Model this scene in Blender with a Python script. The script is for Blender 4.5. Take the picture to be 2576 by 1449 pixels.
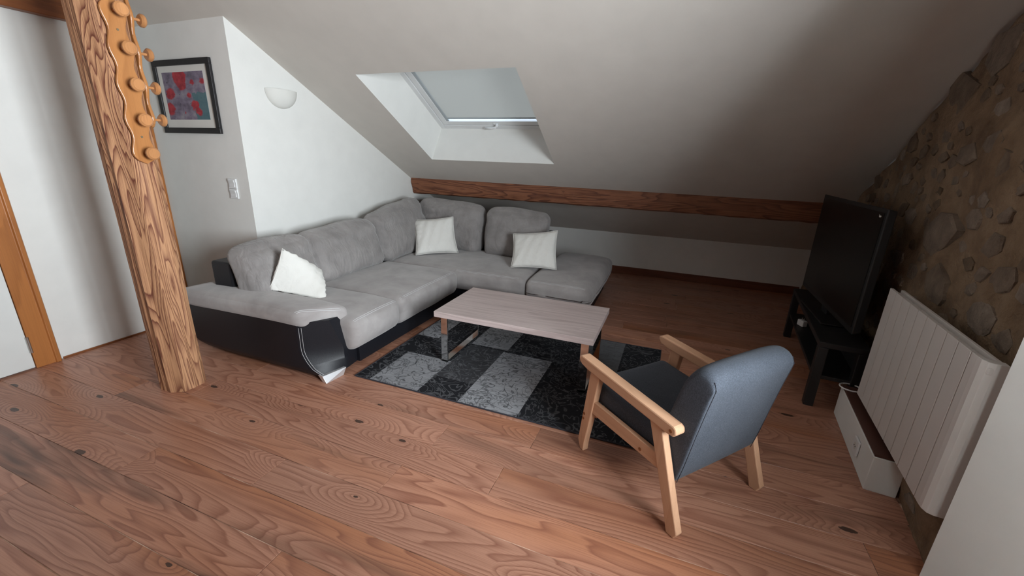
import bpy, bmesh, math, random
from mathutils import Vector, Matrix
random.seed(7)
for o in list(bpy.data.objects): bpy.data.objects.remove(o)
S = bpy.context.scene
COL = S.collection

# ------------------------------------------------------------------ camera
FPX, YAW, PITCH, ROLL = 1048.574, 0.36533043, -0.30837868, 0.03147802
CAM = Vector((0, 0, 1.5))
PPX, PPY = 1288.0, 724.5
def _cam():
    cp, sp = math.cos(PITCH), math.sin(PITCH)
    f = Vector((0, cp, sp)); u = Vector((0, -sp, cp)); r = Vector((1, 0, 0))
    cr, sr = math.cos(ROLL), math.sin(ROLL)
    r2 = cr*r + sr*u; u2 = -sr*r + cr*u
    Z = Matrix.Rotation(YAW, 3, 'Z')
    return Z @ r2, Z @ u2, Z @ f
RT, UP, FW = _cam()
cd = bpy.data.cameras.new('camera'); cam = bpy.data.objects.new('camera', cd); COL.objects.link(cam)
cd.sensor_fit = 'HORIZONTAL'; cd.sensor_width = 36; cd.lens = FPX/2576*36
cd.clip_start = 0.02
m = Matrix(((RT.x, UP.x, -FW.x), (RT.y, UP.y, -FW.y), (RT.z, UP.z, -FW.z))).to_4x4()
m.translation = CAM; cam.matrix_world = m
S.camera = cam

# ------------------------------------------------------------------ world, lights, exposure
W = bpy.data.worlds.new('world'); S.world = W; W.use_nodes = True
bg = W.node_tree.nodes['Background']
bg.inputs[0].default_value = (0.72, 0.85, 1.0, 1); bg.inputs[1].default_value = 2.5
S.view_settings.view_transform = 'Standard'; S.view_settings.look = 'None'
S.view_settings.exposure = 0.0; S.view_settings.gamma = 1.0; S.view_settings.use_curve_mapping = False
# daylight entering by the window in the gable wall, to the right of the camera
WY0, WY1, WZ0, WZ1, WX = -0.20, 0.84, 0.92, 2.05, 1.50
ld = bpy.data.lights.new('window_daylight', 'AREA'); ld.shape = 'RECTANGLE'
ld.size = WY1-WY0; ld.size_y = WZ1-WZ0; ld.energy = 156; ld.color = (0.88, 0.95, 1.0); ld.spread = math.radians(118)
lo = bpy.data.objects.new('window_daylight', ld); COL.objects.link(lo)
lo.location = (WX+0.12, (WY0+WY1)/2, (WZ0+WZ1)/2)
lo.rotation_euler = (math.radians(90), 0, math.radians(76))      # shines into the room

# ------------------------------------------------------------------ photo rays
def ray(p): return RT*((p[0]-PPX)/FPX) - UP*((p[1]-PPY)/FPX) + FW
def pl(p, ax, v):
    d = ray(p); return CAM + d*((v-CAM[ax])/d[ax])
def fl(p, z=0.0): return pl(p, 2, z)
SB = 0.585; YK = 5.713; ZK = 0.5528; SA = ZK + SB*YK             # sloping ceiling z = SA - SB*y
def zs(y): return SA - SB*y

# ------------------------------------------------------------------ node helpers
def newmat(name):
    m = bpy.data.materials.new(name); m.use_nodes = True
    nt = m.node_tree; b = nt.nodes['Principled BSDF']
    return m, nt, b
class G:
    def __init__(s, nt): s.nt = nt
    def n(s, t, **kw):
        x = s.nt.nodes.new(t)
        for k, v in kw.items():
            if k == 'ins':
                for i, val in v.items():
                    if isinstance(val, bpy.types.NodeSocket): s.nt.links.new(val, x.inputs[i])
                    else: x.inputs[i].default_value = val
            else: setattr(x, k, v)
        return x
    def l(s, a, b): s.nt.links.new(a, b)
    def math(s, op, a, b=0.0, clamp=False):
        return s.n('ShaderNodeMath', operation=op, use_clamp=clamp, ins={0: a, 1: b}).outputs[0]
    def mix(s, f, a, b, bt='MIX'):
        x = s.n('ShaderNodeMix', data_type='RGBA', blend_type=bt)
        for i, v in ((0, f), (6, a), (7, b)):
            if isinstance(v, bpy.types.NodeSocket): s.l(v, x.inputs[i])
            else: x.inputs[i].default_value = (v if i == 0 else tuple(v)+((1,) if len(v) == 3 else ()))
        return x.outputs[2]
    def ramp(s, f, stops, interp='LINEAR'):
        r = s.n('ShaderNodeValToRGB', ins={0: f}); r.color_ramp.interpolation = interp
        e = r.color_ramp.elements
        while len(e) < len(stops): e.new(0.5)
        for el, (p, c) in zip(e, stops):
            el.position = p; el.color = tuple(c)+(1,) if len(c) == 3 else c
        return r.outputs[0]
    def noise(s, vec, scale, detail=3, rough=0.5, dist=0.0):
        return s.n('ShaderNodeTexNoise', ins={'Vector': vec, 'Scale': scale, 'Detail': detail, 'Roughness': rough, 'Distortion': dist}).outputs[0]
    def coord(s, randomize=True, scale=(1, 1, 1), rot=(0, 0, 0)):
        tc = s.n('ShaderNodeTexCoord').outputs['Object']
        if randomize:
            r = s.n('ShaderNodeObjectInfo').outputs['Random']
            v = s.n('ShaderNodeCombineXYZ', ins={0: s.math('MULTIPLY', r, 37.0), 1: s.math('MULTIPLY', r, 91.0), 2: s.math('MULTIPLY', r, 53.0)}).outputs[0]
            tc = s.n('ShaderNodeVectorMath', operation='ADD', ins={0: tc, 1: v}).outputs[0]
        return tc
    def scale(s, v, sc, rot=(0, 0, 0)):
        return s.n('ShaderNodeMapping', ins={0: v, 2: rot, 3: sc}).outputs[0]
    def bump(s, h, strength=0.3, dist=0.01, b=None):
        x = s.n('ShaderNodeBump', ins={'Strength': strength, 'Distance': dist, 'Height': h})
        if b: s.l(x.outputs[0], b.inputs['Normal'])
        return x.outputs[0]
def plain(name, col, rough=0.5, metal=0.0, spec=0.5, bumpscale=None, bumpst=0.1, **kw):
    m, nt, b = newmat(name)
    b.inputs['Base Color'].default_value = tuple(col)+(1,); b.inputs['Roughness'].default_value = rough
    b.inputs['Metallic'].default_value = metal; b.inputs['Specular IOR Level'].default_value = spec
    g = G(nt); v = g.coord()
    nz = g.noise(v, 6, 4)
    c = g.mix(nz, tuple(x*0.94 for x in col), tuple(min(1, x*1.05) for x in col)); g.l(c, b.inputs['Base Color'])
    if bumpscale: g.bump(g.noise(v, bumpscale, 4), bumpst, 0.004, b)
    return m
def wood(name, light, mid, dark, along=0, freq=34.0, stretch=9.0, rough=0.42, knots=True, stain=0.0, grain=1.0, bumpst=0.15, base=0.55, knot_scale=1.6, spec=0.4, vary=0.5, knot_on=0.62, warm=None):
    m, nt, b = newmat(name); g = G(nt); v = g.coord()
    sc = [1.0*stretch*base]*3; sc[along] = base
    vs = g.scale(v, tuple(sc))
    n1 = g.noise(vs, 1.0, 2.0, 0.45, 0.25)
    field = n1
    kn = None
    if knots:
        ks = [knot_scale*2.6]*3; ks[along] = knot_scale
        kv = g.scale(v, tuple(ks))
        vor = g.n('ShaderNodeTexVoronoi', voronoi_dimensions='2D' if along == 0 else '3D', ins={'Vector': kv, 'Scale': 1.0, 'Randomness': 1.0})
        d = vor.outputs['Distance']; rc = vor.outputs['Color']
        sep = g.n('ShaderNodeSeparateColor', ins={0: rc}).outputs[0]
        warp0 = g.noise(v, 60, 2)
        on = g.math('GREATER_THAN', sep, knot_on)
        swirl = g.math('MULTIPLY', g.math('SUBTRACT', 1.0, g.math('MULTIPLY', d, 2.6), clamp=True), on)
        field = g.math('ADD', n1, g.math('MULTIPLY', swirl, 0.33))
        kn = g.math('MULTIPLY', g.math('LESS_THAN', g.math('ADD', d, g.math('MULTIPLY', warp0, 0.03)), g.math('MULTIPLY', sep, 0.068)), on)
    warp = g.noise(g.scale(v, tuple(x*6 for x in sc)), 1.0, 2, 0.5)
    ring = g.math('FRACT', g.math('MULTIPLY', g.math('ADD', field, g.math('MULTIPLY', warp, 0.018)), freq*0.5))
    ring = g.math('MULTIPLY', g.math('POWER', ring, 2.6), g.math('SUBTRACT', 1.0, g.math('MULTIPLY', g.math('SUBTRACT', ring, 0.9, clamp=True), 10.0)))
    fs = [220.0]*3; fs[along] = 4.0
    fib = g.noise(g.scale(v, tuple(fs)), 1.0, 3, 0.6)
    patch = g.noise(vs, 0.55, 2, 0.5)
    c = g.mix(patch, light, mid)
    if warm: c = g.mix(g.math('MULTIPLY', g.math('SUBTRACT', g.noise(g.scale(v, tuple(x*0.8 for x in sc)), 0.9, 2), 0.5, clamp=True), 4.0, clamp=True), c, warm)
    amt = g.math('MULTIPLY', ring, g.math('MULTIPLY', g.math('ADD', patch, 0.25), 0.8*grain), clamp=True)
    c = g.mix(amt, c, dark)
    c = g.mix(g.math('MULTIPLY', g.math('SUBTRACT', fib, 0.45, clamp=True), 1.1*grain), c, dark)
    if stain:
        ss = [5.0]*3; ss[along] = 0.55
        st = g.noise(g.scale(v, tuple(ss)), 1.0, 3, 0.5, 0.5)
        c = g.mix(g.math('MULTIPLY', g.math('SUBTRACT', st, 0.585, clamp=True), 7.0*stain, clamp=True), c, tuple(x*0.28 for x in mid))
    if kn is not None: c = g.mix(kn, c, tuple(x*0.16 for x in mid))
    r = g.n('ShaderNodeObjectInfo').outputs['Random']
    hv = g.n('ShaderNodeHueSaturation', ins={'Value': g.math('ADD', g.math('MULTIPLY', r, vary*0.6), 1.0-vary*0.3), 'Saturation': 1.0, 'Color': c})
    g.l(hv.outputs[0], b.inputs['Base Color'])
    g.l(g.math('ADD', g.math('MULTIPLY', fib, 0.2), rough-0.1), b.inputs['Roughness'])
    b.inputs['Specular IOR Level'].default_value = spec
    h = g.math('ADD', g.math('MULTIPLY', ring, -0.6), g.math('MULTIPLY', fib, 0.5))
    g.bump(h, bumpst, 0.003, b)
    return m
def fabric(name, c1, c2, rough=0.9, patchscale=3.0, weave=900, sheen=0.3, wrinkle=0.25, wscale=(6, 6, 6), melange=0.0):
    m, nt, b = newmat(name); g = G(nt); v = g.coord()
    p = g.noise(v, patchscale, 4, 0.6, 0.4)
    c = g.mix(g.math('MULTIPLY', g.math('SUBTRACT', p, 0.3, clamp=True), 2.2, clamp=True), c1, c2)
    if melange:
        fn = g.noise(g.scale(v, (1, 1, 0.35)), weave, 2, 0.7)
        c = g.mix(g.math('MULTIPLY', g.math('SUBTRACT', fn, 0.42, clamp=True), melange*3, clamp=True), c, tuple(min(1, x*2.4) for x in c2))
    g.l(c, b.inputs['Base Color']); b.inputs['Roughness'].default_value = rough
    b.inputs['Specular IOR Level'].default_value = 0.2
    b.inputs['Sheen Weight'].default_value = sheen; b.inputs['Sheen Roughness'].default_value = 0.5
    w = g.noise(g.scale(v, wscale), 1.0, 3, 0.55, 0.6)
    fine = g.noise(v, weave, 2)
    n1 = g.bump(fine, 0.12, 0.001)
    x = g.n('ShaderNodeBump', ins={'Strength': wrinkle, 'Distance': 0.03, 'Height': w}); g.l(n1, x.inputs['Normal'])
    g.l(x.outputs[0], b.inputs['Normal'])
    return m

M = {}
FL1, FL2, FL3 = (0.53, 0.285, 0.195), (0.43, 0.205, 0.13), (0.22, 0.078, 0.046)
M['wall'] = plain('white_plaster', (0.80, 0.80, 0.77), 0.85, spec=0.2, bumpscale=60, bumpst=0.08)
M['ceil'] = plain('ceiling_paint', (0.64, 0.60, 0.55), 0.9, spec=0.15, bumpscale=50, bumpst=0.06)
M['white_gloss'] = plain('white_lacquer', (0.78, 0.79, 0.79), 0.35)
M['white_door'] = plain('white_door_paint', (0.78, 0.80, 0.78), 0.45)
M['floor'] = wood('pine_floor', FL1, FL2, FL3, along=0, freq=46, stretch=8, rough=0.36, stain=0.6, spec=0.45, knot_scale=1.3, grain=1.45, vary=0.42, knot_on=0.5, warm=(0.42, 0.17, 0.08))
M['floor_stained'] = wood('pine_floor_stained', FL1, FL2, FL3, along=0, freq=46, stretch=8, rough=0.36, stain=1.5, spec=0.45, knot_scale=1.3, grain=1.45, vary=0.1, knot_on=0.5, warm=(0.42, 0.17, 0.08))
def mat_joint():
    m, nt, b = newmat('floor_joint'); g = G(nt); v = g.coord(False)
    c = g.ramp(g.noise(g.scale(v, (1.2, 4, 1)), 2.5, 4, 0.6), [(0.42, (0.05, 0.02, 0.012)), (0.52, (0.30, 0.17, 0.11)), (0.66, (0.72, 0.55, 0.42))])
    g.l(c, b.inputs['Base Color']); b.inputs['Roughness'].default_value = 0.8; return m
M['joint'] = mat_joint()
M['post'] = wood('old_pine_post', (0.60, 0.34, 0.18), (0.45, 0.22, 0.11), (0.14, 0.040, 0.022), along=2, freq=40, stretch=11, rough=0.7, grain=2.1, bumpst=0.9, base=0.8, knot_scale=1.5, vary=0.0)
M['beam'] = wood('old_pine_beam', (0.33, 0.14, 0.07), (0.24, 0.09, 0.045), (0.09, 0.028, 0.016), along=0, freq=34, stretch=10, rough=0.65, grain=1.9, bumpst=0.7, base=0.6, vary=0.0)
M['frame_wood'] = wood('varnished_pine', (0.50, 0.20, 0.06), (0.38, 0.135, 0.035), (0.20, 0.06, 0.015), along=2, freq=12, stretch=10, rough=0.35, grain=0.7, knot_scale=1.6, vary=0.2)
M['dark_frame'] = wood('varnished_pine_dark', (0.30, 0.10, 0.03), (0.22, 0.07, 0.02), (0.10, 0.03, 0.01), along=1, freq=12, stretch=10, rough=0.4, grain=0.7, vary=0.2)
M['rack'] = wood('rack_pine', (0.50, 0.225, 0.08), (0.40, 0.165, 0.052), (0.24, 0.085, 0.026), along=2, freq=22, stretch=5, rough=0.32, grain=0.7, knots=False, vary=0.15)
M['knob'] = wood('knob_wood', (0.54, 0.26, 0.105), (0.43, 0.185, 0.07), (0.27, 0.11, 0.04), along=2, freq=10, stretch=12, rough=0.35, grain=0.6, knots=False, base=2.0, vary=0.5)
M['beech'] = wood('beech', (0.66, 0.395, 0.25), (0.57, 0.32, 0.19), (0.42, 0.22, 0.125), along=1, freq=9, stretch=16, rough=0.4, grain=0.55, knots=False, vary=0.2)
M['beech_leg'] = wood('beech_leg', (0.66, 0.395, 0.25), (0.57, 0.32, 0.19), (0.42, 0.22, 0.125), along=2, freq=9, stretch=16, rough=0.4, grain=0.55, knots=False, vary=0.2)
M['tabletop'] = wood('pale_oak_veneer', (0.64, 0.545, 0.525), (0.53, 0.44, 0.425), (0.27, 0.20, 0.19), along=0, freq=12, stretch=14, rough=0.42, grain=0.75, knots=False, base=0.7, vary=0.0)
M['chrome'] = plain('chrome', (0.75, 0.74, 0.72), 0.07, 1.0)
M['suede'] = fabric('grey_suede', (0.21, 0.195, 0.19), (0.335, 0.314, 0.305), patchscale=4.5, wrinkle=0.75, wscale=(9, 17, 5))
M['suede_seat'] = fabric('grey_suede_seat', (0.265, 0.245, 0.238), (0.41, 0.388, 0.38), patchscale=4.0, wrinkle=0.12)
M['leather'] = plain('black_leather', (0.010, 0.0105, 0.014), 0.42, spec=0.32, bumpscale=260, bumpst=0.15)
M['thread'] = plain('pale_thread', (0.55, 0.55, 0.56), 0.8)
M['alu'] = plain('brushed_aluminium', (0.72, 0.73, 0.75), 0.35, 0.6)
M['pillow'] = fabric('white_cotton', (0.72, 0.71, 0.67), (0.80, 0.79, 0.75), patchscale=2, wrinkle=0.35, wscale=(9, 9, 9), sheen=0.1)
M['chair_fab'] = fabric('blue_grey_melange', (0.042, 0.049, 0.062), (0.055, 0.063, 0.078), patchscale=5, weave=420, wrinkle=0.06, sheen=0.05, melange=0.55)
M['dark_thread'] = plain('dark_thread', (0.03, 0.03, 0.04), 0.9)
M['black_plastic'] = plain('black_plastic', (0.012, 0.012, 0.013), 0.45)
M['screen'] = plain('tv_glass', (0.006, 0.006, 0.006), 0.3, spec=0.25)
M['black_wood'] = plain('black_lacquer', (0.011, 0.011, 0.012), 0.5)
M['black_frame'] = plain('black_frame', (0.016, 0.015, 0.017), 0.4)
M['mat_board'] = plain('mat_board', (0.72, 0.71, 0.67), 0.9)
M['radiator'] = plain('radiator_enamel', (0.72, 0.69, 0.66), 0.38)
M['dark_gap'] = plain('dark_gap', (0.02, 0.018, 0.016), 0.9)
M['brown_board'] = plain('brown_board', (0.085, 0.034, 0.024), 0.5)
M['glass_shade'] = plain('opal_glass', (0.74, 0.74, 0.70), 0.7, spec=0.2)
M['grey_rail'] = plain('grey_rail', (0.42, 0.46, 0.48), 0.5)
M['steel'] = plain('steel', (0.6, 0.6, 0.58), 0.35, 1.0)
M['brass_screw'] = plain('screw', (0.35, 0.28, 0.18), 0.4, 0.8)
M['base_wood'] = wood('baseboard_wood', (0.20, 0.07, 0.035), (0.15, 0.05, 0.025), (0.07, 0.02, 0.01), along=0, freq=12, stretch=9, knots=False, vary=0.0)
def mat_pane():
    m, nt, b = newmat('window_glass'); g = G(nt)
    t = g.n('ShaderNodeBsdfTransparent'); gl = g.n('ShaderNodeBsdfGlossy', ins={1: 0.02})
    mx = g.n('ShaderNodeMixShader', ins={0: 0.06, 1: t.outputs[0], 2: gl.outputs[0]})
    g.l(mx.outputs[0], nt.nodes['Material Output'].inputs[0]); return m
M['pane'] = mat_pane()
def mat_blind():
    m, nt, b = newmat('roller_blind'); g = G(nt)
    d = g.n('ShaderNodeBsdfDiffuse', ins={0: (0.62, 0.63, 0.61, 1)}); t = g.n('ShaderNodeBsdfTranslucent', ins={0: (0.62, 0.60, 0.56, 1)})
    mx = g.n("ShaderNodeMixShader", ins={0: 0.6, 1: d.outputs[0], 2: t.outputs[0]})
    g.l(mx.outputs[0], nt.nodes['Material Output'].inputs[0]); return m
M['blind'] = mat_blind()
def mat_mortar():
    m, nt, b = newmat('lime_mortar'); g = G(nt); v = g.coord(False)
    n1 = g.noise(v, 5, 5, 0.6); n2 = g.noise(v, 38, 4, 0.6)
    c = g.ramp(n1, [(0.3, (0.13, 0.08, 0.045)), (0.5, (0.22, 0.145, 0.085)), (0.72, (0.31, 0.22, 0.14))])
    g.l(c, b.inputs['Base Color']); b.inputs['Roughness'].default_value = 0.95
    g.bump(g.math('ADD', n1, g.math('MULTIPLY', n2, 0.5)), 0.9, 0.03, b); return m
M['mortar'] = mat_mortar()
def mat_stone():
    m, nt, b = newmat('rubble_stone'); g = G(nt); v = g.coord()
    n1 = g.noise(v, 9, 5, 0.65); n2 = g.noise(v, 45, 4, 0.6)
    c = g.ramp(n1, [(0.3, (0.12, 0.08, 0.05)), (0.55, (0.20, 0.14, 0.09)), (0.75, (0.27, 0.20, 0.135))])
    r = g.n('ShaderNodeObjectInfo').outputs['Random']
    hv = g.n('ShaderNodeHueSaturation', ins={'Value': g.math('ADD', g.math('MULTIPLY', r, 0.5), 0.72), 'Saturation': g.math('ADD', g.math('MULTIPLY', r, -0.35), 1.05), 'Color': c})
    g.l(hv.outputs[0], b.inputs['Base Color']); b.inputs['Roughness'].default_value = 0.95
    g.bump(g.math('ADD', n1, g.math('MULTIPLY', n2, 0.6)), 0.8, 0.02, b); return m
M['stone'] = mat_stone()

# ------------------------------------------------------------------ mesh helpers
MW = {}
def tag(o, label=None, cat=None, group=None, kind=None):
    if label: o['label'] = label
    if cat: o['category'] = cat
    if group: o['group'] = group
    if kind: o['kind'] = kind
    return o
def thing(name, label, cat, loc=(0, 0, 0), rz=0.0, group=None):
    o = bpy.data.objects.new(name, None); COL.objects.link(o); o.empty_display_size = 0.1
    o.location = loc; o.rotation_euler = (0, 0, rz)
    MW[o] = Matrix.Translation(Vector(loc)) @ Matrix.Rotation(rz, 4, 'Z')
    return tag(o, label, cat, group)
def obj(name, vf, mat, parent=None, local=False, smooth=False, label=None):
    """one mesh object; vertices in world space unless local=True (then in the parent's space)"""
    vs, fs = vf
    mw = MW.get(parent, Matrix())
    if not local and parent is not None:
        inv = mw.inverted(); vs = [inv @ Vector(v) for v in vs]
    me = bpy.data.meshes.new(name); me.from_pydata([tuple(v) for v in vs], [], fs); me.validate()
    bm = bmesh.new(); bm.from_mesh(me); bmesh.ops.recalc_face_normals(bm, faces=bm.faces); bm.to_mesh(me); bm.free()
    if smooth:
        for p in me.polygons: p.use_smooth = True
        if smooth == 'angle': me.set_sharp_from_angle(angle=math.radians(38))
    me.materials.append(M[mat] if isinstance(mat, str) else mat)
    o = bpy.data.objects.new(name, me); COL.objects.link(o)
    if parent is not None: o.parent = parent
    MW[o] = mw
    if label: o['label'] = label
    return o
def join(*parts):
    V, F = [], []
    for vs, fs in parts:
        k = len(V); V += [Vector(v) for v in vs]; F += [tuple(i+k for i in f) for f in fs]
    return V, F
def xf(vf, mt): return [mt @ Vector(v) for v in vf[0]], vf[1]
def box(lo, hi, bev=0.0, seg=2):
    bm = bmesh.new()
    c = [(lo[i]+hi[i])/2 for i in range(3)]; s = [abs(hi[i]-lo[i]) for i in range(3)]
    bmesh.ops.create_cube(bm, size=1.0)
    for v in bm.verts: v.co = Vector((c[i]+v.co[i]*s[i] for i in range(3)))
    if bev: bmesh.ops.bevel(bm, geom=bm.edges[:], offset=min(bev, min(s)*0.45), segments=seg, profile=0.5, affect='EDGES')
    bm.verts.index_update(); r = ([v.co.copy() for v in bm.verts], [tuple(v.index for v in f.verts) for f in bm.faces]); bm.free(); return r
def hexa(b, t, bev=0.0, seg=2):
    """8-corner solid: b = 4 bottom points, t = 4 top points (same order)"""
    bm = bmesh.new(); vs = [bm.verts.new(p) for p in list(b)+list(t)]
    for f in ((0, 1, 2, 3), (4, 5, 6, 7), (0, 1, 5, 4), (1, 2, 6, 5), (2, 3, 7, 6), (3, 0, 4, 7)): bm.faces.new([vs[i] for i in f])
    bmesh.ops.recalc_face_normals(bm, faces=bm.faces)
    if bev: bmesh.ops.bevel(bm, geom=bm.edges[:], offset=bev, segments=seg, profile=0.5, affect='EDGES')
    bm.verts.index_update(); r = ([v.co.copy() for v in bm.verts], [tuple(v.index for v in f.verts) for f in bm.faces]); bm.free(); return r
def prism(poly, d, bev=0.0, seg=2):
    """polygon (3D points, planar) extruded by vector d"""
    bm = bmesh.new(); a = [bm.verts.new(p) for p in poly]; b = [bm.verts.new(Vector(p)+Vector(d)) for p in poly]
    n = len(poly); bm.faces.new(a); bm.faces.new(b[::-1])
    for i in range(n): bm.faces.new((a[i], a[(i+1) % n], b[(i+1) % n], b[i]))
    bmesh.ops.recalc_face_normals(bm, faces=bm.faces)
    if bev:
        es = [e for e in bm.edges if len(e.link_faces) == 2 and e.calc_face_angle(0) > 0.5]
        bmesh.ops.bevel(bm, geom=es, offset=bev, segments=seg, profile=0.5, affect='EDGES')
    bm.verts.index_update(); r = ([v.co.copy() for v in bm.verts], [tuple(v.index for v in f.verts) for f in bm.faces]); bm.free(); return r
def tube(pts, r, n=6, closed=False):
    pts = [Vector(p) for p in pts]; V, F = [], []; k = len(pts); up = Vector((0.12, 0.21, 0.97))
    for i, p in enumerate(pts):
        a = pts[(i-1) % k] if (i > 0 or closed) else p; b = pts[(i+1) % k] if (i < k-1 or closed) else p
        t = (b-a).normalized(); u = t.cross(up)
        if u.length < 1e-3: u = t.cross(Vector((1, 0, 0)))
        u.normalize(); w = t.cross(u)
        for j in range(n):
            an = 2*math.pi*j/n; V.append(p+u*(r*math.cos(an))+w*(r*math.sin(an)))
    for i in range(k if closed else k-1):
        for j in range(n):
            F.append((i*n+j, i*n+(j+1) % n, ((i+1) % k)*n+(j+1) % n, ((i+1) % k)*n+j))
    if not closed: F.append(tuple(range(n))); F.append(tuple((k-1)*n+j for j in range(n)))
    return V, F
def cyl(p0, p1, r, n=16, r2=None, bev=0.0):
    p0, p1 = Vector(p0), Vector(p1); t = (p1-p0); L = t.length; t.normalize()
    u = t.orthogonal().normalized(); w = t.cross(u); r2 = r if r2 is None else r2
    prof = [(0, r-bev), (bev, r), (L-bev, r2), (L, r2-bev)] if bev else [(0, r), (L, r2)]
    V, F = [], []
    for h, rr in prof:
        for j in range(n):
            an = 2*math.pi*j/n; V.append(p0+t*h+u*(rr*math.cos(an))+w*(rr*math.sin(an)))
    k = len(prof)
    for i in range(k-1):
        for j in range(n): F.append((i*n+j, i*n+(j+1) % n, (i+1)*n+(j+1) % n, (i+1)*n+j))
    F.append(tuple(range(n))[::-1]); F.append(tuple((k-1)*n+j for j in range(n)))
    return V, F
def soft(size, r, n=14, bulge=(0, 0, 0), deform=None, wob=0.0, seed=0):
    """rounded, slightly inflated box centred on the origin, gridded for deformation"""
    sx, sy, sz = [s/2 for s in size]; key = {}; V, F = [], []
    us = [math.sin((i/n-0.5)*math.pi) for i in range(n+1)]
    us = [0.55*u+0.45*(2*i/n-1) for i, u in enumerate(us)]
    def add(p):
        k = (round(p[0], 5), round(p[1], 5), round(p[2], 5))
        if k in key: return key[k]
        q = Vector((p[0]*sx, p[1]*sy, p[2]*sz)); s = (sx, sy, sz)
        rr = min(r, sx*0.98, sy*0.98, sz*0.98)
        inner = Vector([max(-(s[i]-rr), min(s[i]-rr, q[i])) for i in range(3)])
        dv = q-inner
        if dv.length > 1e-9: q = inner+dv.normalized()*rr
        b = [1-p[i]**2 for i in range(3)]
        q.x += bulge[0]*p[0]*b[1]*b[2]; q.y += bulge[1]*p[1]*b[0]*b[2]; q.z += bulge[2]*p[2]*b[0]*b[1]
        if wob:
            f = 9.0
            q += Vector((math.sin(q.y*f*1.7+q.z*f+seed), math.sin(q.x*f*1.3+q.z*f*1.9+seed*2), math.sin(q.x*f+q.y*f*1.5+seed*3)))*wob
        if deform: q = Vector(deform(q, p))
        key[k] = len(V); V.append(q); return key[k]
    for ax in range(3):
        a, b = (ax+1) % 3, (ax+2) % 3
        for sgn in (-1, 1):
            for i in range(n):
                for j in range(n):
                    idx = []
                    for di, dj in ((0, 0), (1, 0), (1, 1), (0, 1)):
                        p = [0, 0, 0]; p[ax] = sgn; p[a] = us[i+di]; p[b] = us[j+dj]; idx.append(add(p))
                    F.append(tuple(idx if sgn > 0 else idx[::-1]))
    return V, F
def at(vf, loc, rz=0.0, rx=0.0, ry=0.0):
    return xf(vf, Matrix.Translation(Vector(loc)) @ Matrix.Rotation(rz, 4, 'Z') @ Matrix.Rotation(ry, 4, 'Y') @ Matrix.Rotation(rx, 4, 'X'))
from mathutils.bvhtree import BVHTree
def stick(vf, pts, direction, lift=0.0006):
    """project points along a direction onto a surface (stitching lies on the cloth)"""
    t = BVHTree.FromPolygons([Vector(v) for v in vf[0]], vf[1]); d = Vector(direction).normalized(); out = []
    for p in pts:
        h = t.ray_cast(Vector(p)-d*0.4, d)
        if h[0] is not None: out.append(h[0]-d*lift)
    return out
def struct(name, vf, mat, label, cat, smooth=False):
    return tag(obj(name, vf, mat, None, smooth=smooth), label, cat, kind='structure')
def quads(pts): return [Vector(p) for p in pts], [tuple(range(len(pts)))]

# ================================================================== the setting
def sl(p):
    d = ray(p); t = (SA-CAM.z-SB*CAM.y)/(SB*d.y+d.z); return CAM+d*t
PCN = sl((560, 40))                       # where the picture wall, the lamp wall and the slope meet
YP = PCN.y
BL_ = sl((1033, 447)); BR_ = sl((2065, 510))
XL = -3.985                               # door wall
LX = lambda y: PCN.x+(BL_.x-PCN.x)*(y-YP)/(BL_.y-YP)      # lamp wall, slightly out of square
RX = lambda y: 1.155+0.106*(y-2.17)                        # foot of the stone gable
def slab(poly, z0, z1=None, top=None):
    """plan polygon raised from z0 to z1 (or to the slope when top is given)"""
    n = len(poly); V = [Vector((x, y, z0)) for x, y in poly]
    V += [Vector((x, y, (z1 if top is None else top(y)))) for x, y in poly]
    F = [tuple(range(n))[::-1], tuple(range(n, 2*n))]+[(i, (i+1) % n, (i+1) % n+n, i+n) for i in range(n)]
    return V, F
YR, YF = 0.0, -2.4                         # ridge and the wall behind the camera
def roof(y): return zs(y)+0.03 if y >= YR else zs(YR)+0.03+SB*(y-YR)

floor = struct('floor', slab([(-4.95, YF), (1.62, YF), (1.62, YK+0.1), (-4.95, YK+0.1)], -0.12, -0.002), 'joint', 'reddish brown pine plank floor running across the attic room', 'floor')
PW = 0.19144; Y0 = 0.4594
CUTS = {2: [-2.33, 0.35], 3: [-1.665, 0.75], 4: [-3.1, -1.105], 5: [-2.7, -0.63], 6: [-3.5, -1.048, 0.92], 7: [-2.6, -0.555], 1: [-1.25, 0.6], 0: [-2.6, -0.2], 8: [-1.6, 0.55], 9: [-2.9, -0.9]}
rnd = random.Random(11)
k = -15
while True:
    y0 = Y0+k*PW; y1 = y0+PW
    if y0 > YK-0.02: break
    y1 = min(y1, YK-0.002); ym = (y0+y1)/2
    xl = XL+0.002 if ym < 1.9 else (-4.9 if ym < YP-0.1 else LX(y1)+0.012)
    xr = 1.06 if ym < 1.65 else RX(y0)+0.025
    cuts = CUTS.get(k)
    if cuts is None:
        cuts = []; x = xl+rnd.uniform(0.7, 2.0)
        while x < xr-0.5: cuts.append(x); x += rnd.uniform(1.5, 2.3)
    xs = [xl]+[c for c in cuts if xl+0.2 < c < xr-0.2]+[xr]
    for a, b in zip(xs[:-1], xs[1:]):
        L, Wd = b-a-0.002, y1-y0-0.0024
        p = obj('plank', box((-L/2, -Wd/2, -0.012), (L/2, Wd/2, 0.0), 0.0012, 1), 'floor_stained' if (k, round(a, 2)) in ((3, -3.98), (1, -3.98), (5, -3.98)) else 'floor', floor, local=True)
        p.location = ((a+b)/2, ym, 0.0)
    k += 1

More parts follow.
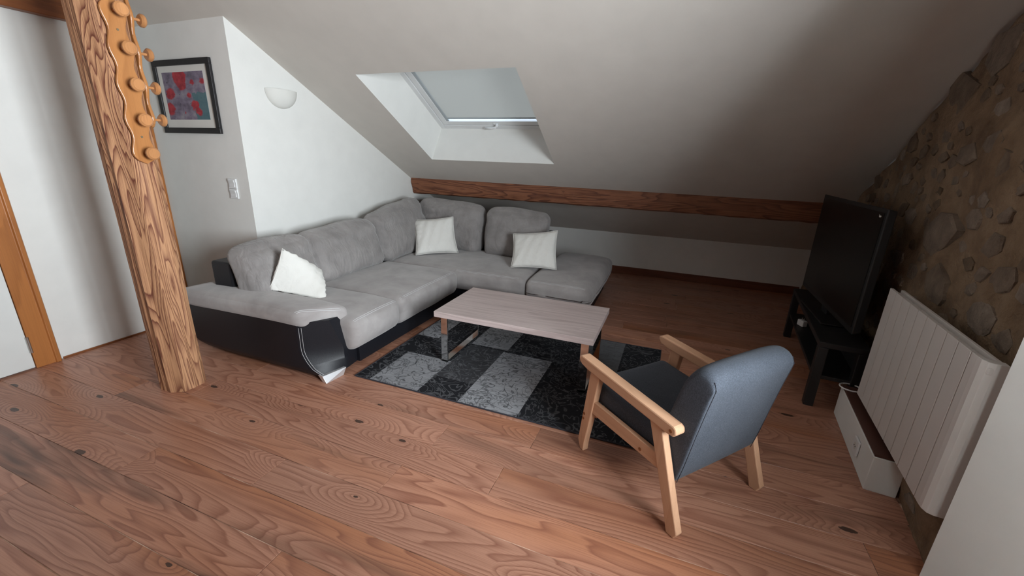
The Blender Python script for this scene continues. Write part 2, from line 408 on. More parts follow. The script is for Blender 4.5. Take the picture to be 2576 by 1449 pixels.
struct('wall_left', slab([(XL, YF), (XL, 1.97), (XL-0.12, 1.97), (XL-0.12, YF)], 0, None, roof), 'wall', 'white plastered wall with the varnished pine door frame', 'wall')
struct('wall_passage', join(slab([(-4.95, 1.85), (XL-0.12, 1.85), (XL-0.12, 1.97), (-4.95, 1.97)], 0, None, roof), slab([(-5.05, 1.85), (-4.95, 1.85), (-4.95, YP+0.1), (-5.05, YP+0.1)], 0, None, roof)), 'wall', 'white side walls of the recess behind the timber post', 'wall')
struct('wall_picture', slab([(-4.95, YP), (PCN.x, YP), (PCN.x-0.02, YP+0.12), (-4.95, YP+0.12)], 0, None, roof), 'wall', 'white plastered wall carrying the framed picture and the light switch', 'wall')
struct('wall_alcove', slab([(PCN.x, YP), (LX(YK), YK), (LX(YK)-0.12, YK), (PCN.x-0.12, YP+0.06)], 0, None, roof), 'wall', 'bright white wall behind the sofa with the half-round wall lamp', 'wall')
struct('wall_back', slab([(LX(YK)-0.1, YK), (1.62, YK), (1.62, YK+0.1), (LX(YK)-0.1, YK+0.1)], 0, ZK+0.06), 'wall', 'low white knee wall under the eaves behind the sofa', 'wall')
struct('wall_front', slab([(XL-0.1, YF-0.12), (1.7, YF-0.12), (1.7, YF), (XL-0.1, YF)], 0, None, roof), 'dark_frame', 'unseen wall behind the camera, given a dark finish to absorb bounce light', 'wall')  # out of view; dark wood chosen to soak up bounce light
# sloping ceiling with the opening of the roof window
SKT, SKB = (sl((888, 181)).y+sl((1292, 177)).y)/2, sl((1240, 407)).y
SX0, SX1 = (sl((888, 181)).x+sl((1087, 401)).x)/2, (sl((1292, 177)).x+sl((1400, 413)).x)/2
xsp = [-5.05, SX0, SX1, 1.75]; ysp = [YR, SKT, SKB, YK+0.1]
V, F = [], []
for y in ysp:
    for x in xsp: V.append(Vector((x, y, zs(y))))
for j in range(3):
    for i in range(3):
        if i == 1 and j == 1: continue
        F.append((j*4+i, j*4+i+1, j*4+i+5, j*4+i+4))
ceil_front = [Vector((x, y, z)) for x, y, z in ((-5.05, YR, zs(YR)), (1.75, YR, zs(YR)), (1.75, YF-0.1, zs(YR)+SB*(YF-0.1)), (-5.05, YF-0.1, zs(YR)+SB*(YF-0.1)))]
struct('ceiling_front', (ceil_front, [(0, 1, 2, 3)]), 'dark_frame', 'unseen roof slope behind the camera, given a dark finish to absorb bounce light', 'ceiling')  # unseen half of the roof, made dark to lower the ambient light
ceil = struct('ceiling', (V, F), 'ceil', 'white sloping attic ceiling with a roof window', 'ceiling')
# roof-window reveals
OFF = 0.40; FX0, FX1 = SX0+0.09, SX1+0.06
def wp(x, y, h=0.0): return Vector((x, y, zs(y)+OFF))+Vector((0, SB, 1)).normalized()*h
FY0, FY1 = SKT+0.10, SKB+0.085
c4 = [Vector((SX0, SKT, zs(SKT))), Vector((SX1, SKT, zs(SKT))), Vector((SX1, SKB, zs(SKB))), Vector((SX0, SKB, zs(SKB)))]
w4 = [wp(FX0, FY0), wp(FX1, FY0), wp(FX1, FY1), wp(FX0, FY1)]
for nm, (i, j) in (('top_reveal', (0, 1)), ('right_reveal', (1, 2)), ('bottom_reveal', (2, 3)), ('left_reveal', (3, 0))):
    obj(nm, ([c4[i], c4[j], w4[j], w4[i]], [(0, 1, 2, 3)]), 'wall', ceil)
# roof window: frame, sash, pane, blind
win = struct('window_1', join(*[hexa([wp(a, c, -0.02), wp(b, c, -0.02), wp(b, d, -0.02), wp(a, d, -0.02)], [wp(a, c, 0.06), wp(b, c, 0.06), wp(b, d, 0.06), wp(a, d, 0.06)], 0.004) for a, b, c, d in
    ((FX0-0.01, FX0+0.045, FY0-0.01, FY1+0.01), (FX1-0.045, FX1+0.01, FY0-0.01, FY1+0.01), (FX0+0.045, FX1-0.045, FY1-0.04, FY1+0.01), (FX0+0.045, FX1-0.045, FY0-0.01, FY0+0.04))]), 'white_gloss', 'white roof window with a closed pale roller blind in the sloping ceiling', 'window')
a0, a1, b0, b1 = FX0+0.049, FX1-0.049, FY0+0.044, FY1-0.044
sash = obj('sash', join(*[hexa([wp(a, c, -0.012), wp(b, c, -0.012), wp(b, d, -0.012), wp(a, d, -0.012)], [wp(a, c, 0.05), wp(b, c, 0.05), wp(b, d, 0.05), wp(a, d, 0.05)], 0.004) for a, b, c, d in
    ((a0, a0+0.06, b0, b1), (a1-0.06, a1, b0, b1), (a0+0.06, a1-0.06, b1-0.05, b1), (a0+0.06, a1-0.06, b0, b0+0.05))]), 'white_gloss', win)
obj('gap', join(*[hexa([wp(a, c, -0.006), wp(b, c, -0.006), wp(b, d, -0.006), wp(a, d, -0.006)], [wp(a, c, 0.04), wp(b, c, 0.04), wp(b, d, 0.04), wp(a, d, 0.04)]) for a, b, c, d in
    ((a0-0.004, a0, b0, b1), (a0, a1, b1, b1+0.004), (a1, a1+0.004, b0, b1))]), 'dark_gap', win)
i0, i1, j0, j1 = a0+0.06, a1-0.06, b0+0.05, b1-0.05
obj('pane', hexa([wp(i0, j0, 0.035), wp(i1, j0, 0.035), wp(i1, j1, 0.035), wp(i0, j1, 0.035)], [wp(i0, j0, 0.045), wp(i1, j0, 0.045), wp(i1, j1, 0.045), wp(i0, j1, 0.045)]), 'pane', win)
for a, b in ((i0, i0+0.032), (i1-0.032, i1)):
    obj('blind_rail', hexa([wp(a, j0, -0.006), wp(b, j0, -0.006), wp(b, j1, -0.006), wp(a, j1, -0.006)], [wp(a, j0, 0.012), wp(b, j0, 0.012), wp(b, j1, 0.012), wp(a, j1, 0.012)], 0.003), 'grey_rail', win)
jb = j1-0.035
bl = obj('blind', hexa([wp(i0+0.033, j0, 0.002), wp(i1-0.033, j0, 0.002), wp(i1-0.033, jb, 0.002), wp(i0+0.033, jb, 0.002)], [wp(i0+0.033, j0, 0.004), wp(i1-0.033, j0, 0.004), wp(i1-0.033, jb, 0.004), wp(i0+0.033, jb, 0.004)]), 'blind', win)
obj('blind_bar', hexa([wp(i0+0.03, jb-0.008, -0.004), wp(i1-0.03, jb-0.008, -0.004), wp(i1-0.03, jb+0.006, -0.004), wp(i0+0.03, jb+0.006, -0.004)], [wp(i0+0.03, jb-0.008, 0.008), wp(i1-0.03, jb-0.008, 0.008), wp(i1-0.03, jb+0.006, 0.008), wp(i0+0.03, jb+0.006, 0.008)], 0.002), 'grey_rail', bl)
hx = (FX0+FX1)/2; hy = b1-0.025
hd = obj('handle', join(hexa([wp(hx-0.045, hy-0.014, -0.022), wp(hx+0.02, hy-0.014, -0.022), wp(hx+0.02, hy+0.012, -0.022), wp(hx-0.045, hy+0.012, -0.022)][0:4], [wp(hx-0.045, hy-0.014, -0.012), wp(hx+0.02, hy-0.014, -0.012), wp(hx+0.02, hy+0.012, -0.012), wp(hx-0.045, hy+0.012, -0.012)], 0.003),
    cyl(wp(hx, hy, -0.012), wp(hx, hy, -0.06), 0.014, 12), tube([wp(hx, hy, -0.06), wp(hx-0.03, hy+0.005, -0.064), wp(hx-0.07, hy+0.012, -0.062), wp(hx-0.13, hy+0.012, -0.058)], 0.011, 10)), 'white_gloss', win, smooth=True)
# dark purlin beam under the slope
def beam_mesh():
    n = 46; prof = [(0.0, 0.0), (-0.006, -0.06), (0.0, -0.13), (0.012, -0.185), (0.05, -0.2), (0.2, -0.2), (0.24, -0.05), (0.19, -0.1)]
    V, F = [], []; r = random.Random(3); xa, xb = LX(4.7)+0.004, 1.40
    for i in range(n+1):
        t = i/n; x = xa+(xb-xa)*t; yb = BL_.y+(BR_.y-BL_.y)*t; zt = zs(yb)+0.006
        for q, (py, pz) in enumerate(prof):
            w = 0.0 if q in (0, 6, 7) else 1.0
            V.append(Vector((x, yb+py+w*r.uniform(-.004, .004)+(0.02*max(0, 1-i/2) if q in (2, 3) else 0), (zt if q == 0 else (zs(yb+py) if q in (6,) else zt+pz))+w*r.uniform(-.004, .004))))
    m_ = len(prof)
    V = [v if True else v for v in V]
    for i in range(n):
        for q in range(m_-1):
            F.append((i*m_+q, i*m_+q+1, (i+1)*m_+q+1, (i+1)*m_+q))
        F.append((i*m_+m_-1, i*m_, (i+1)*m_, (i+1)*m_+m_-1))
    F.append(tuple(range(m_))); F.append(tuple(n*m_+q for q in range(m_)))
    return V, F
pb = thing('purlin_beam', 'long dark reddish old timber purlin beam under the sloping ceiling', 'beam', (LX(4.7), BL_.y, 0.99))
obj('timber', beam_mesh(), 'beam', pb, smooth=False)
struct('baseboard_back', box((LX(YK)+0.02, YK-0.018, 0.0), (RX(YK)-0.03, YK-0.001, 0.098), 0.003), 'base_wood', 'dark wooden baseboard along the knee wall', 'baseboard')
struct('baseboard_left', box((XL, 1.36, 0.0), (XL+0.012, 1.96, 0.013), 0.002), 'dark_frame', 'thin dark strip where the white wall meets the floor', 'baseboard')
# door in the left wall
dy0, dy1, dztop = fl((90, 925)).y, fl((155, 905)).y, 2.262
door = struct('door_1', box((XL+0.004, 0.30, 0.012), (XL+0.03, dy0-0.004, dztop-0.11), 0.003), 'white_door', 'plain white door leaf in the varnished pine frame', 'door')
obj('hinge', cyl((XL+0.038, dy0-0.002, 0.12), (XL+0.038, dy0-0.002, 0.235), 0.009, 12), 'steel', door, smooth=False)
tr = struct('trim_1', prism([(XL, dy0, 0), (XL+0.032, dy0, 0), (XL+0.032, dy1-0.035, 0), (XL+0.044, dy1-0.030, 0), (XL+0.044, dy1-0.008, 0), (XL+0.030, dy1, 0), (XL, dy1, 0)], (0, 0, dztop), 0.004), 'frame_wood', 'orange varnished pine jamb beside the white door', 'door frame')
struct('trim_2', prism([(XL, 0.15, 0), (XL+0.032, 0.15, 0), (XL+0.032, 0.29, 0), (XL, 0.29, 0)], (0, 0, dztop), 0.004), 'frame_wood', 'orange varnished pine jamb on the far side of the white door', 'door frame')
struct('trim_3', box((XL+0.002, -1.2, dztop), (XL+0.075, 1.96, dztop+0.075), 0.006), 'dark_frame', 'varnished pine beam across the top of the left wall', 'beam')
struct('trim_4', box((XL+0.002, -1.2, dztop+0.077), (XL+0.03, 1.96, dztop+0.6), 0.004), 'dark_frame', 'dark wooden boarding above the beam on the left wall', 'boarding')
tx = pl((430, 560), 1, YP-0.02)
struct('trim_5', box((tx.x-0.075, YP-0.03, 0.0), (tx.x+0.012, YP-0.001, 2.05), 0.004), 'frame_wood', 'orange varnished upright on the picture wall behind the timber post', 'trim')
# window niche beside the camera (right): splayed pier, parapet, lintel, near pier
struct('wall_right_pier', slab([(1.067, 1.705), (WX, 0.90), (1.66, 0.90), (1.66, 1.74), (1.14, 1.735)], 0, None, roof), 'wall', 'white splayed plaster wall end beside the radiator', 'wall')
struct('wall_right_window', join(slab([(1.067, WY0-0.1), (1.6, WY0-0.1), (1.6, 0.90), (1.067, 0.90)], 0, 0.86), slab([(1.067, WY0-0.1), (1.6, WY0-0.1), (1.6, 0.90), (1.067, 0.90)], 2.1, None, roof), slab([(1.067, YF), (1.6, YF), (1.6, WY0-0.1), (1.067, WY0-0.1)], 0, None, roof)), 'wall', 'white wall around the window beside the camera', 'wall')
w2 = struct('window_2', join(*[box((WX, a, c), (WX+0.06, b, d), 0.004) for a, b, c, d in ((WY0-0.1, WY0, 0.86, 2.1), (WY1, WY1+0.07, 0.86, 2.1), (WY0, WY1, 0.86, WZ0), (WY0, WY1, WZ1, 2.1), (0.29, 0.35, WZ0, WZ1))]), 'white_gloss', 'white window in the gable wall', 'window')
for a, b in ((WY0, 0.29), (0.35, WY1)): obj('pane', box((WX+0.03, a, WZ0), (WX+0.036, b, WZ1)), 'pane', w2)
struct('wall_shade_block', box((0.56, YF+0.01, 0.0), (0.66, 0.42, 1.40), 0.01), 'wall', 'white partition added out of view beside the camera to shade the floor', 'wall')  # unseen partition, added to keep window light off the near floor
# rubble-stone gable
def rx(y, z): return RX(y)+0.05*min(1, max(0, z-0.1)/0.4)+0.03*max(0, z-0.5)*max(0, min(1, (4.6-y)/2.0))
def hsh(a, b): return math.sin(a*12.9898+b*78.233)*43758.5453 % 1.0
def vn(y, z, f):
    y *= f; z *= f; i, j = math.floor(y), math.floor(z); u, v = y-i, z-j; u = u*u*(3-2*u); v = v*v*(3-2*v)
    return (hsh(i, j)*(1-u)+hsh(i+1, j)*u)*(1-v)+(hsh(i, j+1)*(1-u)+hsh(i+1, j+1)*u)*v
def stone_base():
    ny, nz = 110, 70; V, F = [], []; ya, yb = 1.735, YK+0.05
    for i in range(ny+1):
        y = ya+(yb-ya)*i/ny; zt = zs(y)-0.012-0.02*vn(y, 3.1, 9)
        for j in range(nz+1):
            z = max(0.0, zt)*j/nz
            V.append(Vector((rx(y, z)+0.035*(vn(y, z, 5)-0.5)+0.018*(vn(y, z, 14)-0.5)+(0.03 if j == nz else 0), y, z)))
    for i in range(ny):
        for j in range(nz): F.append((i*(nz+1)+j, (i+1)*(nz+1)+j, (i+1)*(nz+1)+j+1, i*(nz+1)+j+1))
    # thickness behind
    k = len(V); V += [Vector((1.72, ya, 0)), Vector((1.72, yb, 0)), Vector((1.72, yb, 0.6)), Vector((1.72, ya, zs(ya)))]; F.append((k, k+1, k+2, k+3))
    return V, F
stone_wall = struct('wall_right', stone_base(), 'mortar', 'rough rubble stone gable wall with sandy mortar', 'wall', smooth=True)
rs = random.Random(5); pts = []
for _ in range(9000):
    y = rs.uniform(1.98, 5.3); z = rs.uniform(0.06, 2.5)
    if z > zs(y)-0.09: continue
    r_ = rs.choice((0.06, 0.085, 0.11, 0.14, 0.17) if len(pts) < 60 else (0.035, 0.05, 0.07, 0.09))
    if all(((y-a)/1.25)**2+((z-b)/0.85)**2 > ((r_+c)*0.86)**2 for a, b, c in pts): pts.append((y, z, r_))
    if len(pts) >= 260: break
for y, z, r_ in pts:
    n = rs.randint(5, 8); h = rs.uniform(-0.002, 0.010); tilt = rs.uniform(-0.18, 0.18); ph = rs.random()*6
    V = []; ring = []
    for i in range(n):
        a = ph+2*math.pi*i/n+rs.uniform(-.3, .3); q = rs.uniform(0.72, 1.1)*r_
        ring.append((math.cos(a)*q*1.25, math.sin(a)*q*0.8))
    x0 = rx(y, z)+0.035*(vn(y, z, 5)-0.5)+0.018*(vn(y, z, 14)-0.5)
    for s, hh in ((1.0, 0.03), (0.96, -h*0.5), (0.86, -h)):
        for a, b in ring: V.append(Vector((hh+tilt*0.1*b+rs.uniform(-.003, .003)+0.106*a, a*s, b*s+tilt*a*s)))
    V.append(Vector((-h-0.004, 0, 0)))
    F = []
    for lv in range(2):
        for i in range(n): F.append((lv*n+i, lv*n+(i+1) % n, lv*n+n+(i+1) % n, lv*n+n+i))
    for i in range(n): F.append((2*n+i, 2*n+(i+1) % n, 3*n))
    o = obj('stone', (V, F), 'stone', stone_wall, local=True); o.location = (x0, y, z)

# ================================================================== timber post and the two coat racks
PX0, PX1, PY0, PY1 = -2.94, -2.752, 1.38, 1.572
def post_mesh():
    r = random.Random(9); V, F = [], []
    prof = []
    def seg(a, b, n):
        for i in range(n): prof.append((a[0]+(b[0]-a[0])*i/n, a[1]+(b[1]-a[1])*i/n))
    ch = 0.045
    cs = [(PX0+0.012, PY0), (PX1-ch*1.6, PY0), (PX1, PY0+ch), (PX1, PY1-0.03), (PX1-0.03, PY1), (PX0+0.02, PY1), (PX0, PY1-0.02), (PX0, PY0+0.012)]
    for i in range(8): seg(cs[i], cs[(i+1) % 8], 6 if i in (0, 2) else 3)
    m_ = len(prof); nz = 40; zt = roof(1.45)-0.02
    groove = [r.uniform(-1, 1) for _ in prof]
    cx, cy = (PX0+PX1)/2, (PY0+PY1)/2
    for j in range(nz+1):
        z = zt*j/nz
        for i, (x, y) in enumerate(prof):
            d = 0.0035*groove[i]*(0.5+vn(i*3.1, z, 1.5))+0.006*(vn(i*0.4, z, 2.2)-0.5)
            v = Vector((x-cx, y-cy, 0)).normalized()
            V.append(Vector((x+v.x*d, y+v.y*d, z)))
    for j in range(nz):
        for i in range(m_): F.append((j*m_+i, j*m_+(i+1) % m_, (j+1)*m_+(i+1) % m_, (j+1)*m_+i))
    F.append(tuple(range(m_))[::-1]); F.append(tuple(nz*m_+i for i in range(m_)))
    return V, F
post = thing('timber_post', 'weathered square pine post with deep grain rising to the roof', 'post', ((PX0+PX1)/2, (PY0+PY1)/2, 0))
obj('timber', post_mesh(), 'post', post, smooth=False)
def coat_rack(label, org, ew, en, nk, zz):
    """org: point on the post face (board centre line, z=0); ew: along the face; en: outwards"""
    org, ew, en = Vector(org), Vector(ew), Vector(en)
    t = thing('coat_rack', label, 'coat rack', org+Vector((0, 0, zz[-1]-0.07)), 0, 'wavy wooden coat racks on the timber post')
    zs_ = zz; left, right = [], []
    z0, z1 = zs_[-1]-0.055, zs_[0]+0.055; n = 48
    for i in range(n+1):
        z = z0+(z1-z0)*i/n; ph = (z-zs_[-1])/(zs_[0]-zs_[-1])*4
        w = 0.047+0.0085*math.cos(2*math.pi*ph)
        e = min(z-z0, z1-z); R_ = 0.055
        if e < R_: w *= math.sqrt(max(0.0, 1-((R_-e)/R_)**2))
        left.append((-w, z)); right.append((w, z))
    poly = left+right[::-1]
    pts_ = [org+ew*a+Vector((0, 0, z))+en*0.009 for a, z in poly]
    clean = [pts_[0]]
    for p in pts_[1:]:
        if (p-clean[-1]).length > 1e-4: clean.append(p)
    bd = obj('board', prism(clean, en*0.016, 0.004, 2), 'rack', t)
    for z in ((zs_[0]+zs_[1])/2, (zs_[3]+zs_[4])/2):
        c = org+Vector((0, 0, z))+en*0.025
        obj('screw', cyl(c, c+en*0.003, 0.0055, 10), 'brass_screw', bd)
    for z in zs_:
        c = org+Vector((0, 0, z))+en*0.025
        p = obj('peg', cyl(c, c+en*0.055, 0.0075, 12), 'knob', t, smooth=False)
        o = obj('knob', cyl(c+en*0.052, c+en*0.078, 0.033, 28, bev=0.008), 'knob', p)
    return t
ZK1 = [2.125, 1.955, 1.787, 1.618, 1.45]
coat_rack('wavy wooden coat rack with its round knobs facing the room on the timber post', (PX1, 1.487, 0), (0, 1, 0), (1, 0, 0), 5, ZK1)
coat_rack('wavy wooden coat rack seen edge-on on the side of the post facing the picture', (-2.822, PY1, 0), (1, 0, 0), (0, 1, 0), 5, [2.297, 2.13, 1.965, 1.797, 1.63])

# ================================================================== picture, switch, wall lamp
def picture():
    P = [pl(p, 1, YP-0.02) for p in ((380, 149), (525, 147), (556, 340), (414, 331))]
    x0 = (P[0].x+P[3].x)/2; x1 = (P[1].x+P[2].x)/2; z1 = (P[0].z+P[1].z)/2; z0 = (P[2].z+P[3].z)/2
    t = thing('framed_picture', 'black framed poppy print with a white mat on the white wall', 'picture', ((x0+x1)/2, YP-0.01, z0))
    f = 0.038*(x1-x0)/0.6; ya, yb = YP-0.024, YP-0.001
    for a, b, c, d in ((x0, x1, z0, z0+f), (x0, x1, z1-f, z1), (x0, x0+f, z0+f, z1-f), (x1-f, x1, z0+f, z1-f)):
        obj('frame_bar', box((a, ya, c), (b, yb, d), 0.003), 'black_frame', t)
    mb = obj('mat_board', box((x0+f, YP-0.012, z0+f), (x1-f, YP-0.004, z1-f)), 'mat_board', t)
    q = [pl(p, 1, YP-0.014) for p in ((405, 181), (510, 180), (528, 303), (429, 299))]
    u0, u1, v1, v0 = (q[0].x+q[3].x)/2, (q[1].x+q[2].x)/2, (q[0].z+q[1].z)/2, (q[2].z+q[3].z)/2
    m, nt, b = newmat('poppy_print'); g = G(nt)
    tc = g.n('ShaderNodeTexCoord').outputs['Generated']
    nz = g.n('ShaderNodeTexNoise', ins={'Vector': tc, 'Scale': 7.0, 'Detail': 3.0}).outputs['Color']
    dv = g.n('ShaderNodeVectorMath', operation='MULTIPLY', ins={0: g.n('ShaderNodeVectorMath', operation='SUBTRACT', ins={0: nz, 1: (.5, .5, .5)}).outputs[0], 1: (.16, 0, .16)}).outputs[0]
    w = g.n('ShaderNodeVectorMath', operation='ADD', ins={0: tc, 1: dv}).outputs[0]
    sp = g.n('ShaderNodeSeparateXYZ', ins={0: w}); X, Z = sp.outputs[0], sp.outputs[2]
    c = g.ramp(g.noise(tc, 5, 4, 0.6), [(0.3, (0.10, 0.085, 0.12)), (0.5, (0.22, 0.18, 0.25)), (0.7, (0.32, 0.30, 0.34))])
    teal = g.math('MULTIPLY', g.math('GREATER_THAN', X, 0.68), g.math('LESS_THAN', Z, 0.56))
    c = g.mix(g.math('MULTIPLY', teal, 0.8), c, (0.06, 0.17, 0.19))
    pet = None
    for cx, cz, rr in ((0.42, 0.90, 0.17), (0.44, 0.74, 0.12), (0.13, 0.55, 0.12), (0.05, 0.24, 0.13), (0.72, 0.77, 0.07), (0.95, 0.80, 0.07), (0.60, 0.52, 0.07), (0.70, 0.30, 0.10), (0.76, 0.18, 0.08), (0.42, 0.14, 0.03)):
        d = g.math('SQRT', g.math('ADD', g.math('POWER', g.math('ABSOLUTE', g.math('SUBTRACT', X, cx)), 2.0), g.math('POWER', g.math('ABSOLUTE', g.math('MULTIPLY', g.math('SUBTRACT', Z, cz), 0.85)), 2.0)))
        s = g.math('MULTIPLY', g.math('SUBTRACT', rr, d, clamp=True), 40.0, clamp=True)
        pet = s if pet is None else g.math('MAXIMUM', pet, s)
    red = g.ramp(g.noise(tc, 9, 3), [(0.35, (0.28, 0.02, 0.035)), (0.65, (0.50, 0.045, 0.06))])
    c = g.mix(pet, c, red)
    c = g.mix(g.math('GREATER_THAN', g.noise(w, 16, 2), 0.71), c, (0.02, 0.02, 0.03))
    g.l(c, b.inputs['Base Color']); b.inputs['Roughness'].default_value = 0.25
    obj('print', box((u0, YP-0.0135, v0), (u1, YP-0.0115, v1)), m, mb)
picture()
def switch():
    a, b = pl((571, 447), 1, YP-0.01), pl((600, 502), 1, YP-0.01)
    x0 = a.x+0.005; x1 = x0+0.095; zc = (a.z+b.z)/2; h = 0.082
    t = thing('light_switch', 'white double rocker light switch near the wall corner', 'light switch', ((x0+x1)/2, YP, zc-h))
    for s in (-1, 1):
        z0, z1 = (zc-h, zc-0.001) if s < 0 else (zc+0.001, zc+h)
        pr = [(YP-0.001, z0), (YP-0.014, z0), (YP-0.011, (z0+z1)/2), (YP-0.016, z1-0.02), (YP-0.014, z1), (YP-0.001, z1)]
        p = obj('plate', prism([(x0, y, z) for y, z in pr], (x1-x0, 0, 0), 0.002), 'white_gloss', t)
        pr = [(YP-0.012, z0+0.014), (YP-0.019, z0+0.014), (YP-0.016, (z0+z1)/2), (YP-0.023, z1-0.012), (YP-0.012, z1-0.012)]
        obj('rocker', prism([(x0+0.016, y, z) for y, z in pr], (x1-x0-0.032, 0, 0), 0.0015), 'white_gloss', p)
switch()
def sconce():
    yc = 3.0; A = [None]*3
    def onw(p):
        # intersect with the lamp wall plane
        s = (BL_.x-PCN.x)/(BL_.y-YP); d = ray(p); tt = (PCN.x-s*YP-CAM.x+s*CAM.y)/(d.x-s*d.y); return CAM+d*tt
    a, b, c = onw((664, 224)), onw((746, 231)), onw((703, 273))
    ymid = (a.y+b.y)/2-0.01; half = abs(b.y-a.y)/2*0.93; zt = (a.z+b.z)/2; hh = zt-c.z
    t = thing('wall_lamp', 'white half-round opal glass wall lamp above the sofa', 'wall lamp', (LX(ymid), ymid, c.z))
    V, F = [], []; n, m_ = 28, 12; dep = 0.085
    for j in range(m_+1):
        ph = math.pi/2*j/m_           # 0 rim at wall .. pi/2 front
        for i in range(n+1):
            th = math.pi*i/n
            y = ymid-half*math.cos(th)*math.cos(ph*0.98); z = zt-hh*math.sin(th)*math.cos(ph*0.98)
            V.append(Vector((LX(y)+0.004+dep*math.sin(ph), y, z)))
    for j in range(m_):
        for i in range(n): F.append((j*(n+1)+i, j*(n+1)+i+1, (j+1)*(n+1)+i+1, (j+1)*(n+1)+i))
    obj('shade', (V, F), 'glass_shade', t, smooth=True)
    obj('back_plate', box((LX(ymid)+0.001, ymid-half*0.5, zt-hh*0.6), (LX(ymid)+0.02, ymid+half*0.5, zt-0.03), 0.003), 'white_gloss', t)
sconce()

# ================================================================== sofa
sofa = thing('corner_sofa', 'large grey suede corner sofa with black leather base and arm', 'sofa', (-2.0, 2.0, 0))
def swap(fn): return fn
# leather arm panel: plan outline changes with height (front edge sweeps forward at the foot)
def arm_panel():
    V, F = [], []; lv = [0.035, 0.042, 0.05, 0.06, 0.075, 0.09, 0.11, 0.13, 0.155, 0.18, 0.21, 0.25, 0.33, 0.41]; m_ = None
    for z in lv:
        u = max(0.0, 1-(z-0.03)/0.2); xc = -2.205+0.165*u**2
        back = -3.30+0.10*max(0, 1-(z-0.03)/0.09)**2
        inset = 0.03*max(0, 1-(z-0.03)/0.05)
        ring = [(back, 1.86+inset), (-2.9, 1.845+inset), (-2.5, 1.845+inset), (xc-0.02, 1.845+inset), (xc, 1.85+inset), (xc+0.012, 1.862+inset), (-2.01-0.05*max(0, (z-0.2)/0.2), 2.03-0.05*max(0, (z-0.2)/0.2)), (-2.008-0.05*max(0, (z-0.2)/0.2), 2.06), (-2.02-0.05*max(0, (z-0.2)/0.2), 2.16), (back, 2.16)]
        m_ = len(ring); V += [Vector((x, y, z)) for x, y in ring]
    for j in range(len(lv)-1):
        for i in range(m_): F.append((j*m_+i, j*m_+(i+1) % m_, (j+1)*m_+(i+1) % m_, (j+1)*m_+i))
    F.append(tuple(range(m_))[::-1]); F.append(tuple((len(lv)-1)*m_+i for i in range(m_)))
    return V, F
ap = obj('arm_panel', arm_panel(), 'leather', sofa, smooth='angle', label='black leather side panel of the arm')
for off in (0.0, 0.012):
    pts_ = []
    for i in range(15):
        z = 0.04+(0.375-0.04)*i/14; u = max(0.0, 1-(z-0.03)/0.2); xc = -2.205+0.165*u**2
        pts_.append((xc+0.004+off, 1.8505+off*0.9+0.03*max(0, 1-(z-0.03)/0.05), z))
    obj('stitching', tube(pts_, 0.0012, 5), 'thread', ap)
# padded arm top
def arm_pad_deform(q, p):
    x, y, z = q
    t = (y+0.145)/0.29                     # 0 outer .. 1 inner
    if p[0] > 0: x += (0.17*t-0.10)*min(1, max(0, (x-0.2)/0.45))
    f = max(0, (x-0.30)/0.4)               # nose drops slightly
    z -= 0.014*f*f + 0.012*t
    z += 0.008*math.sin(x*3.0)
    return x, y, z
pad_vf = at(soft((1.30, 0.30, 0.125), 0.05, 22, (0.0, 0.012, 0.016), arm_pad_deform), (-2.735, 1.985, 0.43))
pad = obj('arm_pad', pad_vf, 'suede_seat', sofa, smooth=True)
for k_ in (0.0, 0.014):
    obj('stitching', tube(stick(pad_vf, [(-2.215-k_+0.165*i/14, 1.855+0.225*i/14, 0.45) for i in range(15)], (-0.35, 0.1, -0.93)), 0.0016, 5), 'thread', pad)
def front_line(y): return -1.955
pad_st = [Vector((-2.205, 1.852, 0.37)), Vector((-2.195, 1.86, 0.42)), Vector((-2.165, 1.90, 0.452)), Vector((-2.12, 1.96, 0.455)), Vector((-2.07, 2.03, 0.448)), Vector((-2.04, 2.085, 0.43)), Vector((-2.03, 2.11, 0.39))]
# base
base_poly = [(-3.26, 2.16), (-2.005, 2.16), (-1.985, 3.62), (-0.63, 3.66), (-0.63, 4.86), (-3.1, 4.86)]
obj('base', slab([(-3.24, 2.165), (-2.0, 2.165), (-1.975, 3.70), (-0.655, 3.76), (-0.675, 4.80), (-3.08, 4.80)], 0.03, 0.24), 'leather', sofa, label='black leather base under the seats')
# metal feet
def foot(pts_): return prism([(x, y, 0.0) for x, y in pts_], (0, 0, 0.04), 0.002)
obj('foot', hexa([(-2.06, 1.865, 0), (-2.02, 1.86, 0), (-2.005, 2.0, 0), (-2.05, 2.0, 0)], [(-2.10, 1.865, 0.052), (-2.045, 1.855, 0.052), (-1.993, 2.02, 0.056), (-2.06, 2.02, 0.056)], 0.002), 'alu', sofa, label='pale metal wedge foot')
for a, b in ((-0.80, 3.85), (-0.80, 4.65)): obj('foot', box((a-0.04, b-0.04, 0), (a+0.04, b+0.04, 0.034), 0.004), 'alu', sofa)
# seats, front faces rolled over
def seat_left(y0, y1, name, seed):
    cx, L = (y0+y1)/2, y1-y0
    def d(q, p):
        x, y, z = q
        f = max(0, (x-0.05)/0.38)
        z -= 0.018*f*f if p[2] > 0 else 0
        if z < 0 and x > 0.1: x -= 0.05*(z/0.13)**2
        z += 0.010*math.sin((y/L+0.5)*math.pi)*(1 if p[2] > 0 else 0)
        return x, y, z
    vf = at(soft((0.86, L-0.004, 0.255), 0.055, 20, (0.022, 0.0, 0.012), d, 0.0015, seed), (-2.345, cx, 0.28))
    o = obj(name, vf, 'suede_seat', sofa, smooth=True)
    for k_ in (0, 0.016):
        obj('stitching', tube(stick(vf, [(-1.95-k_, y0+0.03+(L-0.06)*i/16, 0.372) for i in range(17)], (-0.55, 0, -0.83)), 0.0016, 5), 'thread', o)
    return o
seat_left(2.055, 2.575, 'seat_cushion', 1)
